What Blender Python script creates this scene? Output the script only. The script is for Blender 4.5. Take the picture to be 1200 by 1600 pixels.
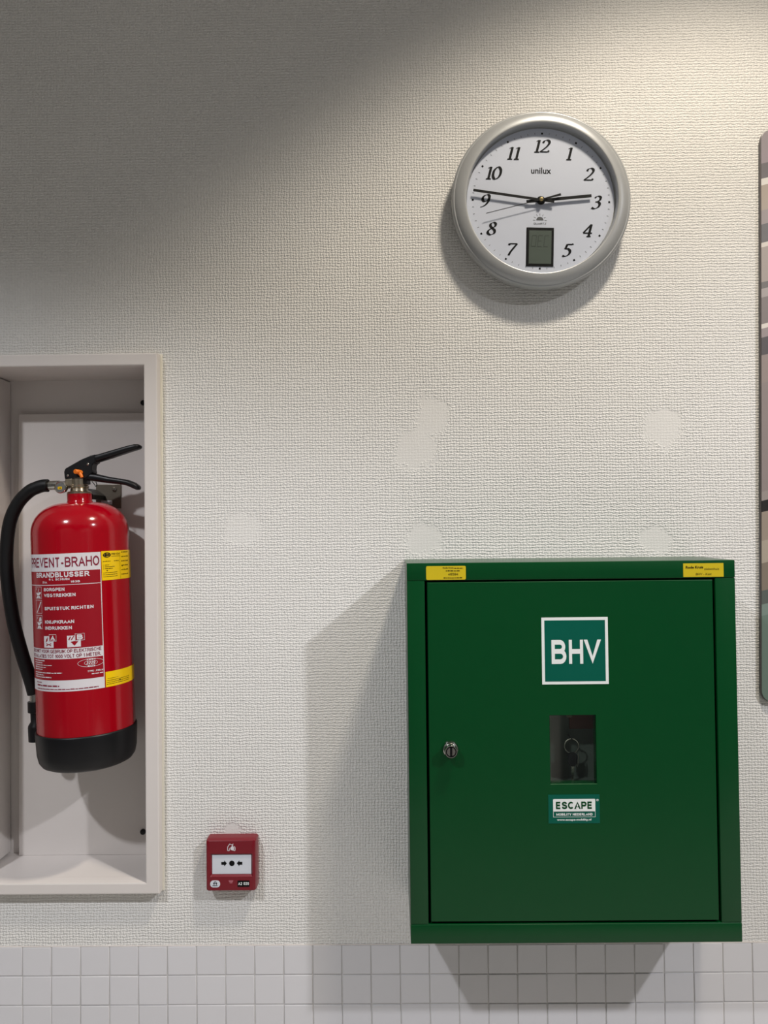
import bpy, bmesh, math, random
from mathutils import Vector, Matrix

# ------------------------------------------------------------------ scene
for o in list(bpy.data.objects):
    bpy.data.objects.remove(o)
S = bpy.context.scene
C = S.collection
random.seed(7)
R = math.radians
PI = math.pi

# ------------------------------------------------------------------ camera
F_PX = 1200.0                                   # focal length for a 1200 px wide frame
pitch, yaw, roll = R(1.222), R(-0.498), R(-0.616)
fw = Vector((math.sin(yaw) * math.cos(pitch), math.cos(yaw) * math.cos(pitch), math.sin(pitch)))
rt0 = Vector((math.cos(yaw), -math.sin(yaw), 0))
up0 = rt0.cross(fw)
rt = rt0 * math.cos(roll) + up0 * math.sin(roll)
up = -rt0 * math.sin(roll) + up0 * math.cos(roll)
cam_data = bpy.data.cameras.new('camera')
cam = bpy.data.objects.new('camera', cam_data)
C.objects.link(cam)
M = Matrix((rt, up, -fw)).transposed().to_4x4()
M.translation = Vector((0.0418, -1.3327, 0.7133))
cam.matrix_world = M
cam_data.sensor_fit = 'VERTICAL'
cam_data.sensor_height = 24.0
cam_data.lens = 24.0 * F_PX / 1600.0
cam_data.clip_start = 0.02
S.camera = cam

# ------------------------------------------------------------------ world, lamps, exposure
W = bpy.data.worlds.new('corridor_ambient')
S.world = W
W.use_nodes = True
W.node_tree.nodes['Background'].inputs[0].default_value = (1.0, 0.95, 0.88, 1)
W.node_tree.nodes['Background'].inputs[1].default_value = 0.10


def downlight(loc, watts, cut, blend, radius, col):
    """recessed ceiling downlight: shines straight down with a shielding angle"""
    L = bpy.data.lights.new('downlight', 'SPOT')
    L.energy = watts
    L.spot_size = R(cut * 2)
    L.spot_blend = blend
    L.shadow_soft_size = radius
    L.color = col
    o = bpy.data.objects.new('downlight', L)
    o.location = loc
    C.objects.link(o)


downlight((0.62, -0.72, 2.34), 126.0, 51, 0.38, 0.10, (1.0, 0.89, 0.74))     # near the wall, above the clock
downlight((-1.14, -1.89, 2.34), 160.0, 61, 0.28, 0.055, (0.95, 0.96, 1.0))    # corridor row
downlight((2.05, -1.92, 2.34), 232.0, 69, 0.30, 0.055, (0.96, 0.96, 1.0))
VS = S.view_settings
VS.view_transform = 'Standard'
VS.look = 'None'
VS.exposure = 0.0
VS.gamma = 1.0
VS.use_curve_mapping = False


# ------------------------------------------------------------------ materials
def lin(c):
    return tuple((v / 12.92 if v <= 0.04045 else ((v + 0.055) / 1.055) ** 2.4) for v in [k / 255 for k in c])


def mat(name, rgb, rough=0.5, metal=0.0, var=0.04, scale=60.0, bump=0.0, spec=0.5, coat=0.0, vary_obj=0.0):
    """Principled material with procedural noise in colour and fine relief. rgb is sRGB 0-255."""
    m = bpy.data.materials.new(name)
    m.use_nodes = True
    nt = m.node_tree
    b = nt.nodes['Principled BSDF']
    b.inputs['Roughness'].default_value = rough
    b.inputs['Metallic'].default_value = metal
    b.inputs['Specular IOR Level'].default_value = spec
    b.inputs['Coat Weight'].default_value = coat
    b.inputs['Coat Roughness'].default_value = 0.05
    col = lin(rgb)
    tc = nt.nodes.new('ShaderNodeTexCoord')
    nz = nt.nodes.new('ShaderNodeTexNoise')
    nz.inputs['Scale'].default_value = scale
    nz.inputs['Detail'].default_value = 3
    nt.links.new(tc.outputs['Object'], nz.inputs['Vector'])
    mx = nt.nodes.new('ShaderNodeMix')
    mx.data_type = 'RGBA'
    mx.inputs[6].default_value = tuple(c * (1 - var) for c in col) + (1,)
    mx.inputs[7].default_value = tuple(min(1, c * (1 + var)) for c in col) + (1,)
    nt.links.new(nz.outputs['Fac'], mx.inputs[0])
    out = mx.outputs[2]
    if vary_obj:
        oi = nt.nodes.new('ShaderNodeObjectInfo')
        hs = nt.nodes.new('ShaderNodeHueSaturation')
        mr = nt.nodes.new('ShaderNodeMapRange')
        mr.inputs[3].default_value = 1 - vary_obj
        mr.inputs[4].default_value = 1 + vary_obj
        nt.links.new(oi.outputs['Random'], mr.inputs[0])
        nt.links.new(mr.outputs[0], hs.inputs['Value'])
        nt.links.new(out, hs.inputs['Color'])
        out = hs.outputs['Color']
    nt.links.new(out, b.inputs['Base Color'])
    if bump:
        bp = nt.nodes.new('ShaderNodeBump')
        bp.inputs['Distance'].default_value = bump
        bp.inputs['Strength'].default_value = 1.0
        nt.links.new(nz.outputs['Fac'], bp.inputs['Height'])
        nt.links.new(bp.outputs['Normal'], b.inputs['Normal'])
    return m


def glass_mat(name, tint, gloss):
    m = bpy.data.materials.new(name)
    m.use_nodes = True
    nt = m.node_tree
    nt.nodes.remove(nt.nodes['Principled BSDF'])
    out = nt.nodes['Material Output']
    tr = nt.nodes.new('ShaderNodeBsdfTransparent')
    tr.inputs[0].default_value = tint + (1,)
    gl = nt.nodes.new('ShaderNodeBsdfGlossy')
    gl.inputs['Roughness'].default_value = 0.03
    n = NB(nt)
    ge = nt.nodes.new('ShaderNodeNewGeometry')
    dt = nt.nodes.new('ShaderNodeVectorMath')
    dt.operation = 'DOT_PRODUCT'
    nt.links.new(ge.outputs['Incoming'], dt.inputs[0])
    nt.links.new(ge.outputs['Normal'], dt.inputs[1])
    c1 = n.m('SUBTRACT', 1.0, n.m('ABSOLUTE', dt.outputs['Value']))
    fac = n.m('MULTIPLY_ADD', n.m('POWER', c1, 5.0), 1 - gloss, gloss)     # Schlick, same from both sides
    nz = nt.nodes.new('ShaderNodeTexNoise')
    nz.inputs['Scale'].default_value = 30
    rr = nt.nodes.new('ShaderNodeMapRange')
    rr.inputs[3].default_value = 0.02
    rr.inputs[4].default_value = 0.06
    nt.links.new(nz.outputs['Fac'], rr.inputs[0])
    nt.links.new(rr.outputs[0], gl.inputs['Roughness'])
    mx = nt.nodes.new('ShaderNodeMixShader')
    nt.links.new(fac, mx.inputs[0])
    nt.links.new(tr.outputs[0], mx.inputs[1])
    nt.links.new(gl.outputs[0], mx.inputs[2])
    nt.links.new(mx.outputs[0], out.inputs['Surface'])
    return m


class NB:
    """tiny helper to write node maths"""
    def __init__(s, nt):
        s.nt = nt

    def m(s, op, a, b=None, c=None):
        n = s.nt.nodes.new('ShaderNodeMath')
        n.operation = op
        for i, v in enumerate((a, b, c)):
            if v is None:
                continue
            if isinstance(v, (int, float)):
                n.inputs[i].default_value = v
            else:
                s.nt.links.new(v, n.inputs[i])
        return n.outputs[0]

    def noise(s, vec, scale, detail=2):
        n = s.nt.nodes.new('ShaderNodeTexNoise')
        n.inputs['Scale'].default_value = scale
        n.inputs['Detail'].default_value = detail
        s.nt.links.new(vec, n.inputs['Vector'])
        return n.outputs['Fac']

    def smooth(s, v, lo, hi):
        n = s.nt.nodes.new('ShaderNodeMapRange')
        n.interpolation_type = 'SMOOTHSTEP'
        s.nt.links.new(v, n.inputs[0])
        n.inputs[1].default_value = lo
        n.inputs[2].default_value = hi
        return n.outputs[0]


def wallpaper_mat():
    """painted woven glass-fibre wallpaper with a few smooth filled patches"""
    m = bpy.data.materials.new('painted_weave_wallpaper')
    m.use_nodes = True
    nt = m.node_tree
    b = nt.nodes['Principled BSDF']
    b.inputs['Roughness'].default_value = 0.55
    b.inputs['Specular IOR Level'].default_value = 0.35
    n = NB(nt)
    tc = nt.nodes.new('ShaderNodeTexCoord')
    vec = tc.outputs['Object']
    sp = nt.nodes.new('ShaderNodeSeparateXYZ')
    nt.links.new(vec, sp.inputs[0])
    x, z = sp.outputs[0], sp.outputs[2]
    n1 = n.noise(vec, 95, 2)
    n2 = n.noise(vec, 21, 2)
    n3 = n.noise(vec, 240, 1)
    wob = n.m('ADD', n.m('MULTIPLY', n.m('SUBTRACT', n1, 0.5), 0.55), n.m('MULTIPLY', n.m('SUBTRACT', n2, 0.5), 1.3))
    u = n.m('ADD', n.m('DIVIDE', x, 0.0052), wob)
    v = n.m('ADD', n.m('DIVIDE', z, 0.0049), n.m('MULTIPLY', wob, 0.8))
    su = n.m('ABSOLUTE', n.m('SINE', n.m('MULTIPLY', u, PI)))
    sv = n.m('ABSOLUTE', n.m('SINE', n.m('MULTIPLY', v, PI)))
    # chequer of over / under crossings
    ch = n.m('MULTIPLY', n.m('COSINE', n.m('MULTIPLY', n.m('SUBTRACT', u, 0.5), PI)),
             n.m('COSINE', n.m('MULTIPLY', n.m('SUBTRACT', v, 0.5), PI)))
    warp = n.m('MULTIPLY', su, n.m('MULTIPLY_ADD', ch, 0.32, 0.62))
    weft = n.m('MULTIPLY', sv, n.m('MULTIPLY_ADD', ch, -0.32, 0.62))
    wv = n.m('MAXIMUM', warp, weft)
    wv = n.m('MULTIPLY', wv, n.m('MULTIPLY_ADD', n3, 1.6, 0.2))
    # filled patches: smooth spots where old fixings were plastered over
    pn = n.m('ADD', n.m('MULTIPLY', n.m('SUBTRACT', n.noise(vec, 45, 3), 0.5), 1.1),
             n.m('MULTIPLY', n.m('SUBTRACT', n.noise(vec, 260, 2), 0.5), 0.8))
    keep = None
    for (cx, cz, ax, az, amt) in ((0.1165, 0.908, 0.030, 0.040, 0.78), (0.088, 0.853, 0.040, 0.042, 0.78),
                                  (0.5146, 0.883, 0.037, 0.038, 0.78), (0.0985, 0.693, 0.036, 0.030, 0.85),
                                  (0.500, 0.689, 0.030, 0.026, 0.80), (-0.2148, 0.7166, 0.034, 0.030, 0.55),
                                  (-0.238, 0.1985, 0.016, 0.012, 0.9)):
        dx = n.m('DIVIDE', n.m('SUBTRACT', x, cx), ax)
        dz = n.m('DIVIDE', n.m('SUBTRACT', z, cz), az)
        d = n.m('SQRT', n.m('ADD', n.m('MULTIPLY', dx, dx), n.m('MULTIPLY', dz, dz)))
        k = n.smooth(n.m('ADD', d, pn), 0.75, 1.12)
        k = n.m('MULTIPLY_ADD', k, amt, 1 - amt)
        keep = k if keep is None else n.m('MULTIPLY', keep, k)
    h = n.m('MULTIPLY', wv, keep)
    h = n.m('ADD', h, n.m('MULTIPLY', n.noise(vec, 420, 2), 0.16))
    bp = nt.nodes.new('ShaderNodeBump')
    bp.inputs['Distance'].default_value = 0.0012
    bp.inputs['Strength'].default_value = 1.0
    nt.links.new(h, bp.inputs['Height'])
    nt.links.new(bp.outputs['Normal'], b.inputs['Normal'])
    mx = nt.nodes.new('ShaderNodeMix')
    mx.data_type = 'RGBA'
    mx.inputs[6].default_value = (0.70, 0.69, 0.665, 1)
    mx.inputs[7].default_value = (0.76, 0.75, 0.725, 1)
    nt.links.new(n.noise(vec, 6, 4), mx.inputs[0])
    nt.links.new(mx.outputs[2], b.inputs['Base Color'])
    return m


def print_mat():
    """photographic print on the picture panel: soft grey and beige bands of a blurred interior"""
    m = bpy.data.materials.new('photo_print')
    m.use_nodes = True
    nt = m.node_tree
    b = nt.nodes['Principled BSDF']
    b.inputs['Roughness'].default_value = 0.3
    n = NB(nt)
    tc = nt.nodes.new('ShaderNodeTexCoord')
    vec = tc.outputs['Object']
    sp = nt.nodes.new('ShaderNodeSeparateXYZ')
    nt.links.new(vec, sp.inputs[0])
    x, z = sp.outputs[0], sp.outputs[2]
    zz = n.m('ADD', z, n.m('MULTIPLY', n.m('SUBTRACT', n.noise(vec, 3.0, 1), 0.5), 0.03))
    zz = n.m('ADD', zz, n.m('MULTIPLY', n.m('MULTIPLY', x, x), -0.5))
    zz = n.m('ADD', zz, n.m('MULTIPLY', x, -0.25))
    ramp = nt.nodes.new('ShaderNodeValToRGB')
    fac = n.m('DIVIDE', zz, 0.99)
    nt.links.new(fac, ramp.inputs[0])
    # (height fraction from the bottom, sRGB)
    stops = [(0.0, (104, 122, 112)), (0.145, (120, 136, 128)), (0.165, (90, 96, 92)), (0.19, (128, 118, 106)), (0.235, (166, 156, 142)),
             (0.275, (150, 138, 126)), (0.325, (40, 38, 38)), (0.345, (150, 142, 138)), (0.36, (140, 130, 128)), (0.55, (146, 134, 130)),
             (0.60, (88, 84, 86)), (0.63, (150, 140, 140)), (0.645, (214, 208, 200)), (0.655, (128, 120, 118)), (0.70, (164, 156, 154)),
             (0.715, (110, 106, 104)), (0.73, (160, 150, 144)), (0.79, (206, 200, 192)), (0.80, (100, 98, 98)), (0.83, (150, 140, 140)),
             (0.855, (164, 152, 140)), (0.895, (214, 210, 204)), (0.91, (110, 106, 108)), (0.935, (150, 140, 146)), (0.96, (150, 142, 146))]
    r = ramp.color_ramp
    r.interpolation = 'CONSTANT'
    while len(r.elements) > 1:
        r.elements.remove(r.elements[-1])
    r.elements[0].position = stops[0][0]
    r.elements[0].color = lin(stops[0][1]) + (1,)
    for p, c in stops[1:]:
        e = r.elements.new(p)
        e.color = lin(c) + (1,)
    nt.links.new(ramp.outputs[0], b.inputs['Base Color'])
    return m


MT = {
    'wall': wallpaper_mat(),
    'print': print_mat(),
    'tile': mat('glazed_tile', (212, 211, 214), 0.22, var=0.015, scale=25, bump=0.00008, vary_obj=0.015),
    'grout': mat('tile_grout', (196, 194, 192), 0.8, var=0.06, scale=140, bump=0.0003),
    'white_paint': mat('white_satin_paint', (214, 208, 204), 0.38, var=0.02, scale=14, bump=0.0002),
    'cream_paint': mat('cream_edge_paint', (232, 228, 214), 0.42, var=0.03, scale=25, bump=0.0002),  # pale cream imitates light on the outer side of the recess frame
    'ceiling': mat('ceiling_panel', (225, 224, 220), 0.9, var=0.03),
    'floor': mat('grey_linoleum', (206, 203, 198), 0.4, var=0.05, scale=20),
    'far_wall': mat('far_wall_paint', (112, 111, 109), 0.7, var=0.03, scale=4),
    'door_blue': mat('grey_door_laminate', (96, 100, 104), 0.4, var=0.04, scale=8),
    'green': mat('green_powder_coat', (0, 62, 27), 0.27, var=0.04, scale=40, spec=0.3),
    'inner_dark': mat('dark_cabinet_interior', (92, 100, 92), 0.7, var=0.1),
    'sign_green': mat('teal_green_sign', (0, 84, 68), 0.4, var=0.03, spec=0.2),
    'sign_white': mat('white_sign_print', (222, 226, 224), 0.4, var=0.02),
    'sticker_yellow': mat('yellow_sticker', (196, 174, 20), 0.4, var=0.03),
    'label_yellow': mat('yellow_inspection_label', (240, 200, 0), 0.35, var=0.03),
    'ink': mat('black_ink', (10, 10, 12), 0.6, var=0.05, spec=0.15),
    'ink_soft': mat('grey_ink', (86, 82, 40), 0.5, var=0.05),
    'chrome': mat('chrome', (205, 203, 198), 0.16, 1.0, var=0.05),
    'dark_metal': mat('dark_metal', (40, 38, 38), 0.35, 0.8, var=0.05),
    'red_gloss': mat('glossy_red_enamel', (158, 0, 20), 0.15, var=0.02, scale=10, spec=0.4, coat=0.25),
    'label_white': mat('white_label', (214, 210, 214), 0.4, var=0.02),
    'label_red': mat('dark_red_label', (146, 2, 24), 0.35, var=0.02),
    'maroon': mat('maroon_print', (128, 10, 46), 0.5, var=0.03),
    'black_plastic': mat('black_plastic', (11, 11, 14), 0.4, spec=0.35, var=0.1, bump=0.00004),
    'rubber': mat('black_rubber_hose', (10, 10, 12), 0.5, spec=0.3, var=0.1, bump=0.00005),
    'brass': mat('nickel_plated_brass', (180, 168, 148), 0.28, 1.0, var=0.08),
    'zinc': mat('zinc_bracket', (118, 110, 98), 0.42, 0.7, var=0.1),
    'orange': mat('orange_plastic', (238, 122, 24), 0.42, var=0.04),
    'clock_silver': mat('silver_lacquer', (170, 172, 173), 0.34, 0.25, var=0.02, scale=90),
    'clock_face': mat('white_dial', (204, 209, 224), 0.5, var=0.01),
    'hand_black': mat('black_clock_hand', (6, 6, 7), 0.5, var=0.05, spec=0.2),
    'lcd': mat('lcd_glass', (84, 93, 86), 0.3, var=0.03),
    'lcd_digit': mat('lcd_digit', (66, 74, 68), 0.4, var=0.03),
    'grey_print': mat('grey_dial_print', (78, 80, 84), 0.5, var=0.03),
    'brass_cap': mat('brass_cap', (190, 170, 120), 0.3, 1.0, var=0.05),
    'clear': glass_mat('clear_lens', (0.985, 0.99, 0.99), 0.015),
    'pane': glass_mat('cabinet_pane', (0.86, 0.89, 0.87), 0.035),
    'alarm_red': mat('alarm_red_plastic', (114, 6, 26), 0.3, var=0.03, bump=0.00004),
    'alarm_white': mat('white_press_panel', (206, 210, 218), 0.35, var=0.02),
    'alarm_mark': mat('pale_embossed_mark', (196, 120, 132), 0.4, var=0.04),
    'pic_edge': mat('dark_panel_edge', (92, 87, 89), 0.4, var=0.05),
    'key_steel': mat('key_steel', (190, 186, 176), 0.25, 1.0, var=0.06),
    'red_box': mat('red_brown_card', (100, 54, 40), 0.6, var=0.1),
}


# ------------------------------------------------------------------ mesh building
class MB:
    def __init__(s):
        s.v, s.f = [], []

    def add(s, vs, fs):
        o = len(s.v)
        s.v += [tuple(p) for p in vs]
        s.f += [tuple(o + i for i in f) for f in fs]
        return s

    def box(s, x0, x1, y0, y1, z0, z1):
        vs = [(x, y, z) for x in (x0, x1) for y in (y0, y1) for z in (z0, z1)]
        return s.add(vs, [(0, 1, 3, 2), (4, 6, 7, 5), (0, 4, 5, 1), (2, 3, 7, 6), (0, 2, 6, 4), (1, 5, 7, 3)])

    def prism(s, pts, y0, y1):
        """outline in x,z, extruded from y0 to y1"""
        n = len(pts)
        vs = [(p[0], y0, p[1]) for p in pts] + [(p[0], y1, p[1]) for p in pts]
        fs = [tuple(range(n)), tuple(range(2 * n - 1, n - 1, -1))]
        fs += [(i, n + i, n + (i + 1) % n, (i + 1) % n) for i in range(n)]
        return s.add(vs, fs)

    def loft(s, rings, cap0=True, cap1=True, closed=True):
        n = len(rings[0])
        vs = [p for r in rings for p in r]
        fs = []
        for k in range(len(rings) - 1):
            for i in range(n if closed else n - 1):
                j = (i + 1) % n
                fs.append((k * n + i, k * n + j, (k + 1) * n + j, (k + 1) * n + i))
        if cap0:
            fs.append(tuple(reversed(range(n))))
        if cap1:
            fs.append(tuple((len(rings) - 1) * n + i for i in range(n)))
        return s.add(vs, fs)

    def lathe(s, prof, segs=48, axis='z', c=(0, 0, 0)):
        """profile of (radius, height) turned about the axis through c"""
        vs, fs = [], []
        for (r, h) in prof:
            for i in range(segs):
                a = 2 * PI * i / segs
                p = (r * math.cos(a), r * math.sin(a), h)
                if axis == 'y':
                    p = (p[0], h, p[1])
                elif axis == 'x':
                    p = (h, p[0], p[1])
                vs.append((p[0] + c[0], p[1] + c[1], p[2] + c[2]))
        for k in range(len(prof) - 1):
            for i in range(segs):
                j = (i + 1) % segs
                fs.append((k * segs + i, k * segs + j, (k + 1) * segs + j, (k + 1) * segs + i))
        if prof[0][0] > 1e-6:
            fs.append(tuple(reversed(range(segs))))
        if prof[-1][0] > 1e-6:
            fs.append(tuple((len(prof) - 1) * segs + i for i in range(segs)))
        return s.add(vs, fs)

    def tube(s, pts, rad, segs=12, closed=False):
        pts = [Vector(p) for p in pts]
        n = len(pts)
        rads = rad if isinstance(rad, (list, tuple)) else [rad] * n
        rings, ref = [], None
        for i, p in enumerate(pts):
            if closed:
                t = (pts[(i + 1) % n] - pts[i - 1]).normalized()
            else:
                t = (pts[min(i + 1, n - 1)] - pts[max(i - 1, 0)]).normalized()
            if ref is None:
                ref = t.orthogonal().normalized()
            ref = (ref - t * ref.dot(t)).normalized()
            b = t.cross(ref)
            rings.append([p + (ref * math.cos(2 * PI * k / segs) + b * math.sin(2 * PI * k / segs)) * rads[i] for k in range(segs)])
        if closed:
            rings.append(rings[0])
            return s.loft(rings, False, False)
        return s.loft(rings)

    def mapped(s, other, fn):
        s.add([fn(p) for p in other.v], other.f)
        return s

    def build(s, name, m, parent=None, smooth=False, bevel=0.0, segs=2, angle=35):
        me = bpy.data.meshes.new(name)
        bm = bmesh.new()
        bv = [bm.verts.new(p) for p in s.v]
        for f in s.f:
            try:
                bm.faces.new([bv[i] for i in f])
            except ValueError:
                pass
        bmesh.ops.remove_doubles(bm, verts=bm.verts, dist=1e-7)
        bmesh.ops.recalc_face_normals(bm, faces=bm.faces)
        if bevel:
            ed = [e for e in bm.edges if len(e.link_faces) == 2 and e.calc_face_angle(0) > R(30)]
            bmesh.ops.bevel(bm, geom=ed, offset=bevel, segments=segs, affect='EDGES', profile=0.5, clamp_overlap=True)
        bm.to_mesh(me)
        bm.free()
        me.materials.append(m)
        if smooth or bevel:
            me.polygons.foreach_set('use_smooth', [True] * len(me.polygons))
            me.set_sharp_from_angle(angle=R(20 if bevel else angle))
        o = bpy.data.objects.new(name, me)
        C.objects.link(o)
        if parent:
            o.parent = parent
        return o


def empty(name, loc, rot=(0, 0, 0)):
    o = bpy.data.objects.new(name, None)
    o.empty_display_size = 0.05
    o.location = loc
    o.rotation_euler = rot
    C.objects.link(o)
    return o


def tag(o, label=None, cat=None, group=None, kind=None):
    for k, v in (('label', label), ('category', cat), ('group', group), ('kind', kind)):
        if v:
            o[k] = v
    return o


def struct(o, label=None, cat=None):
    return tag(o, label, cat, kind='structure')


def rrect(x0, x1, z0, z1, r, n=5):
    pts = []
    for (cx, cz, a0) in ((x1 - r, z1 - r, 0), (x0 + r, z1 - r, 90), (x0 + r, z0 + r, 180), (x1 - r, z0 + r, 270)):
        for k in range(n + 1):
            a = R(a0 + 90 * k / n)
            pts.append((cx + r * math.cos(a), cz + r * math.sin(a)))
    return pts


def circle(cx, cz, r, n=24, rz=None):
    rz = r if rz is None else rz
    return [(cx + r * math.cos(2 * PI * k / n), cz + rz * math.sin(2 * PI * k / n)) for k in range(n)]


def catmull(pts, per=8, closed=False):
    out = []
    n = len(pts)
    P = [Vector(p) for p in pts]
    g = (lambda i: P[i % n]) if closed else (lambda i: P[max(0, min(n - 1, i))])
    for i in range(n if closed else n - 1):
        a, b, c, d = g(i - 1), g(i), g(i + 1), g(i + 2)
        for k in range(per):
            t = k / per
            out.append(0.5 * ((2 * b) + (c - a) * t + (2 * a - 5 * b + 4 * c - d) * t * t + (3 * b - a - 3 * c + d) * t ** 3))
    if not closed:
        out.append(P[-1])
    return out


# --- plain grotesque capitals drawn as strokes: width, then strokes ('l' straight runs, 's' smooth runs)
def _arc(cx, cz, rx, rz, a0, a1, n=12):
    return [(cx + rx * math.cos(R(a0 + (a1 - a0) * k / n)), cz + rz * math.sin(R(a0 + (a1 - a0) * k / n))) for k in range(n + 1)]


SANS = {
    'A': (.74, [('l', [(0, 0), (.37, 1), (.74, 0)]), ('l', [(.14, .32), (.60, .32)])]),
    'B': (.68, [('l', [(0, 0), (0, 1)]), ('l', [(0, 1), (.40, 1)] + _arc(.40, .765, .22, .235, 90, -90) + [(0, .53)]), ('l', [(0, .53), (.42, .53)] + _arc(.42, .265, .26, .265, 90, -90) + [(0, 0)])]),
    'C': (.74, [('l', _arc(.38, .5, .38, .5, 42, 318, 24))]),
    'D': (.72, [('l', [(0, 0), (0, 1)]), ('l', [(0, 1), (.32, 1)] + _arc(.32, .5, .40, .5, 90, -90, 18) + [(0, 0)])]),
    'E': (.62, [('l', [(0, 0), (0, 1)]), ('l', [(0, 1), (.62, 1)]), ('l', [(0, .52), (.57, .52)]), ('l', [(0, 0), (.62, 0)])]),
    'F': (.58, [('l', [(0, 0), (0, 1)]), ('l', [(0, 1), (.58, 1)]), ('l', [(0, .50), (.52, .50)])]),
    'G': (.78, [('l', _arc(.39, .5, .39, .5, 45, 330, 24)), ('l', [(.42, .44), (.76, .44), (.76, 0)])]),
    'H': (.70, [('l', [(0, 0), (0, 1)]), ('l', [(.70, 0), (.70, 1)]), ('l', [(0, .52), (.70, .52)])]),
    'I': (.0, [('l', [(0, 0), (0, 1)])]),
    'J': (.50, [('l', [(.50, 1), (.50, .28)] + _arc(.25, .26, .25, .26, 0, -180, 12))]),
    'K': (.70, [('l', [(0, 0), (0, 1)]), ('l', [(.68, 1), (0, .34)]), ('l', [(.24, .56), (.70, 0)])]),
    'L': (.54, [('l', [(0, 1), (0, 0), (.54, 0)])]),
    'M': (.84, [('l', [(0, 0), (0, 1)]), ('l', [(.84, 0), (.84, 1)]), ('l', [(0, 1), (.42, 0), (.84, 1)])]),
    'N': (.70, [('l', [(0, 0), (0, 1)]), ('l', [(.70, 0), (.70, 1)]), ('l', [(0, 1), (.70, 0)])]),
    'O': (.80, [('c', _arc(.40, .5, .40, .5, 0, 345, 23))]),
    'P': (.66, [('l', [(0, 0), (0, 1)]), ('l', [(0, 1), (.40, 1)] + _arc(.40, .72, .26, .28, 90, -90) + [(0, .44)])]),
    'Q': (.80, [('c', _arc(.40, .5, .40, .5, 0, 345, 23)), ('l', [(.48, .26), (.80, -.04)])]),
    'R': (.70, [('l', [(0, 0), (0, 1)]), ('l', [(0, 1), (.42, 1)] + _arc(.42, .74, .25, .26, 90, -90) + [(0, .48)]), ('l', [(.40, .48), (.70, 0)])]),
    'S': (.66, [('s', [(.63, .74), (.55, .93), (.33, 1), (.10, .93), (.02, .75), (.12, .59), (.34, .51), (.56, .42), (.66, .25), (.57, .06), (.33, 0), (.09, .06), (0, .26)])]),
    'T': (.64, [('l', [(0, 1), (.64, 1)]), ('l', [(.32, 1), (.32, 0)])]),
    'U': (.68, [('l', [(0, 1), (0, .32)] + _arc(.34, .32, .34, .32, 180, 360, 14) + [(.68, 1)])]),
    'V': (.70, [('l', [(0, 1), (.35, 0), (.70, 1)])]),
    'W': (1.0, [('l', [(0, 1), (.25, 0), (.50, 1), (.75, 0), (1.0, 1)])]),
    'X': (.68, [('l', [(0, 0), (.68, 1)]), ('l', [(0, 1), (.68, 0)])]),
    'Y': (.68, [('l', [(0, 1), (.34, .44), (.68, 1)]), ('l', [(.34, .46), (.34, 0)])]),
    'Z': (.62, [('l', [(0, 1), (.62, 1), (0, 0), (.62, 0)])]),
    '0': (.54, [('c', _arc(.27, .5, .27, .5, 0, 345, 23))]),
    '1': (.30, [('l', [(0, .78), (.28, 1), (.28, 0)])]),
    '2': (.56, [('s', [(.02, .72), (.08, .92), (.28, 1), (.48, .92), (.54, .73), (.46, .53), (.2, .27), (.01, .0)]), ('l', [(0, 0), (.56, 0)])]),
    '3': (.55, [('s', [(.02, .78), (.1, .94), (.28, 1), (.47, .92), (.51, .75), (.43, .58), (.22, .53)]), ('s', [(.22, .53), (.46, .47), (.55, .28), (.47, .07), (.27, 0), (.08, .06), (0, .24)])]),
    '4': (.58, [('l', [(.42, 0), (.42, 1), (0, .28), (.58, .28)])]),
    '5': (.55, [('l', [(.50, 1), (.10, 1), (.04, .48)]), ('s', [(.04, .48), (.14, .6), (.3, .64), (.48, .55), (.55, .33), (.47, .1), (.28, 0), (.1, .05), (0, .22)])]),
    '6': (.55, [('s', [(.52, .8), (.44, .96), (.28, 1), (.1, .9), (.01, .6), (.02, .28), (.12, .06), (.29, 0), (.47, .08), (.55, .31), (.47, .54), (.29, .62), (.1, .52), (.02, .32)])]),
    '7': (.54, [('l', [(0, 1), (.54, 1), (.18, 0)])]),
    '8': (.55, [('c', _arc(.275, .765, .23, .235, 0, 340, 17)), ('c', _arc(.275, .265, .275, .265, 0, 340, 17))]),
    '9': (.55, [('s', [(.03, .2), (.11, .04), (.27, 0), (.45, .1), (.54, .4), (.53, .72), (.43, .94), (.26, 1), (.08, .92), (0, .69), (.08, .46), (.26, .38), (.45, .48), (.53, .68)])]),
    '-': (.34, [('l', [(0, .36), (.34, .36)])]),
    '.': (.0, [('l', [(0, 0), (0, .001)])]),
    ':': (.0, [('l', [(0, 0), (0, .001)]), ('l', [(0, .6), (0, .601)])]),
    ' ': (.14, []),
}


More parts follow.
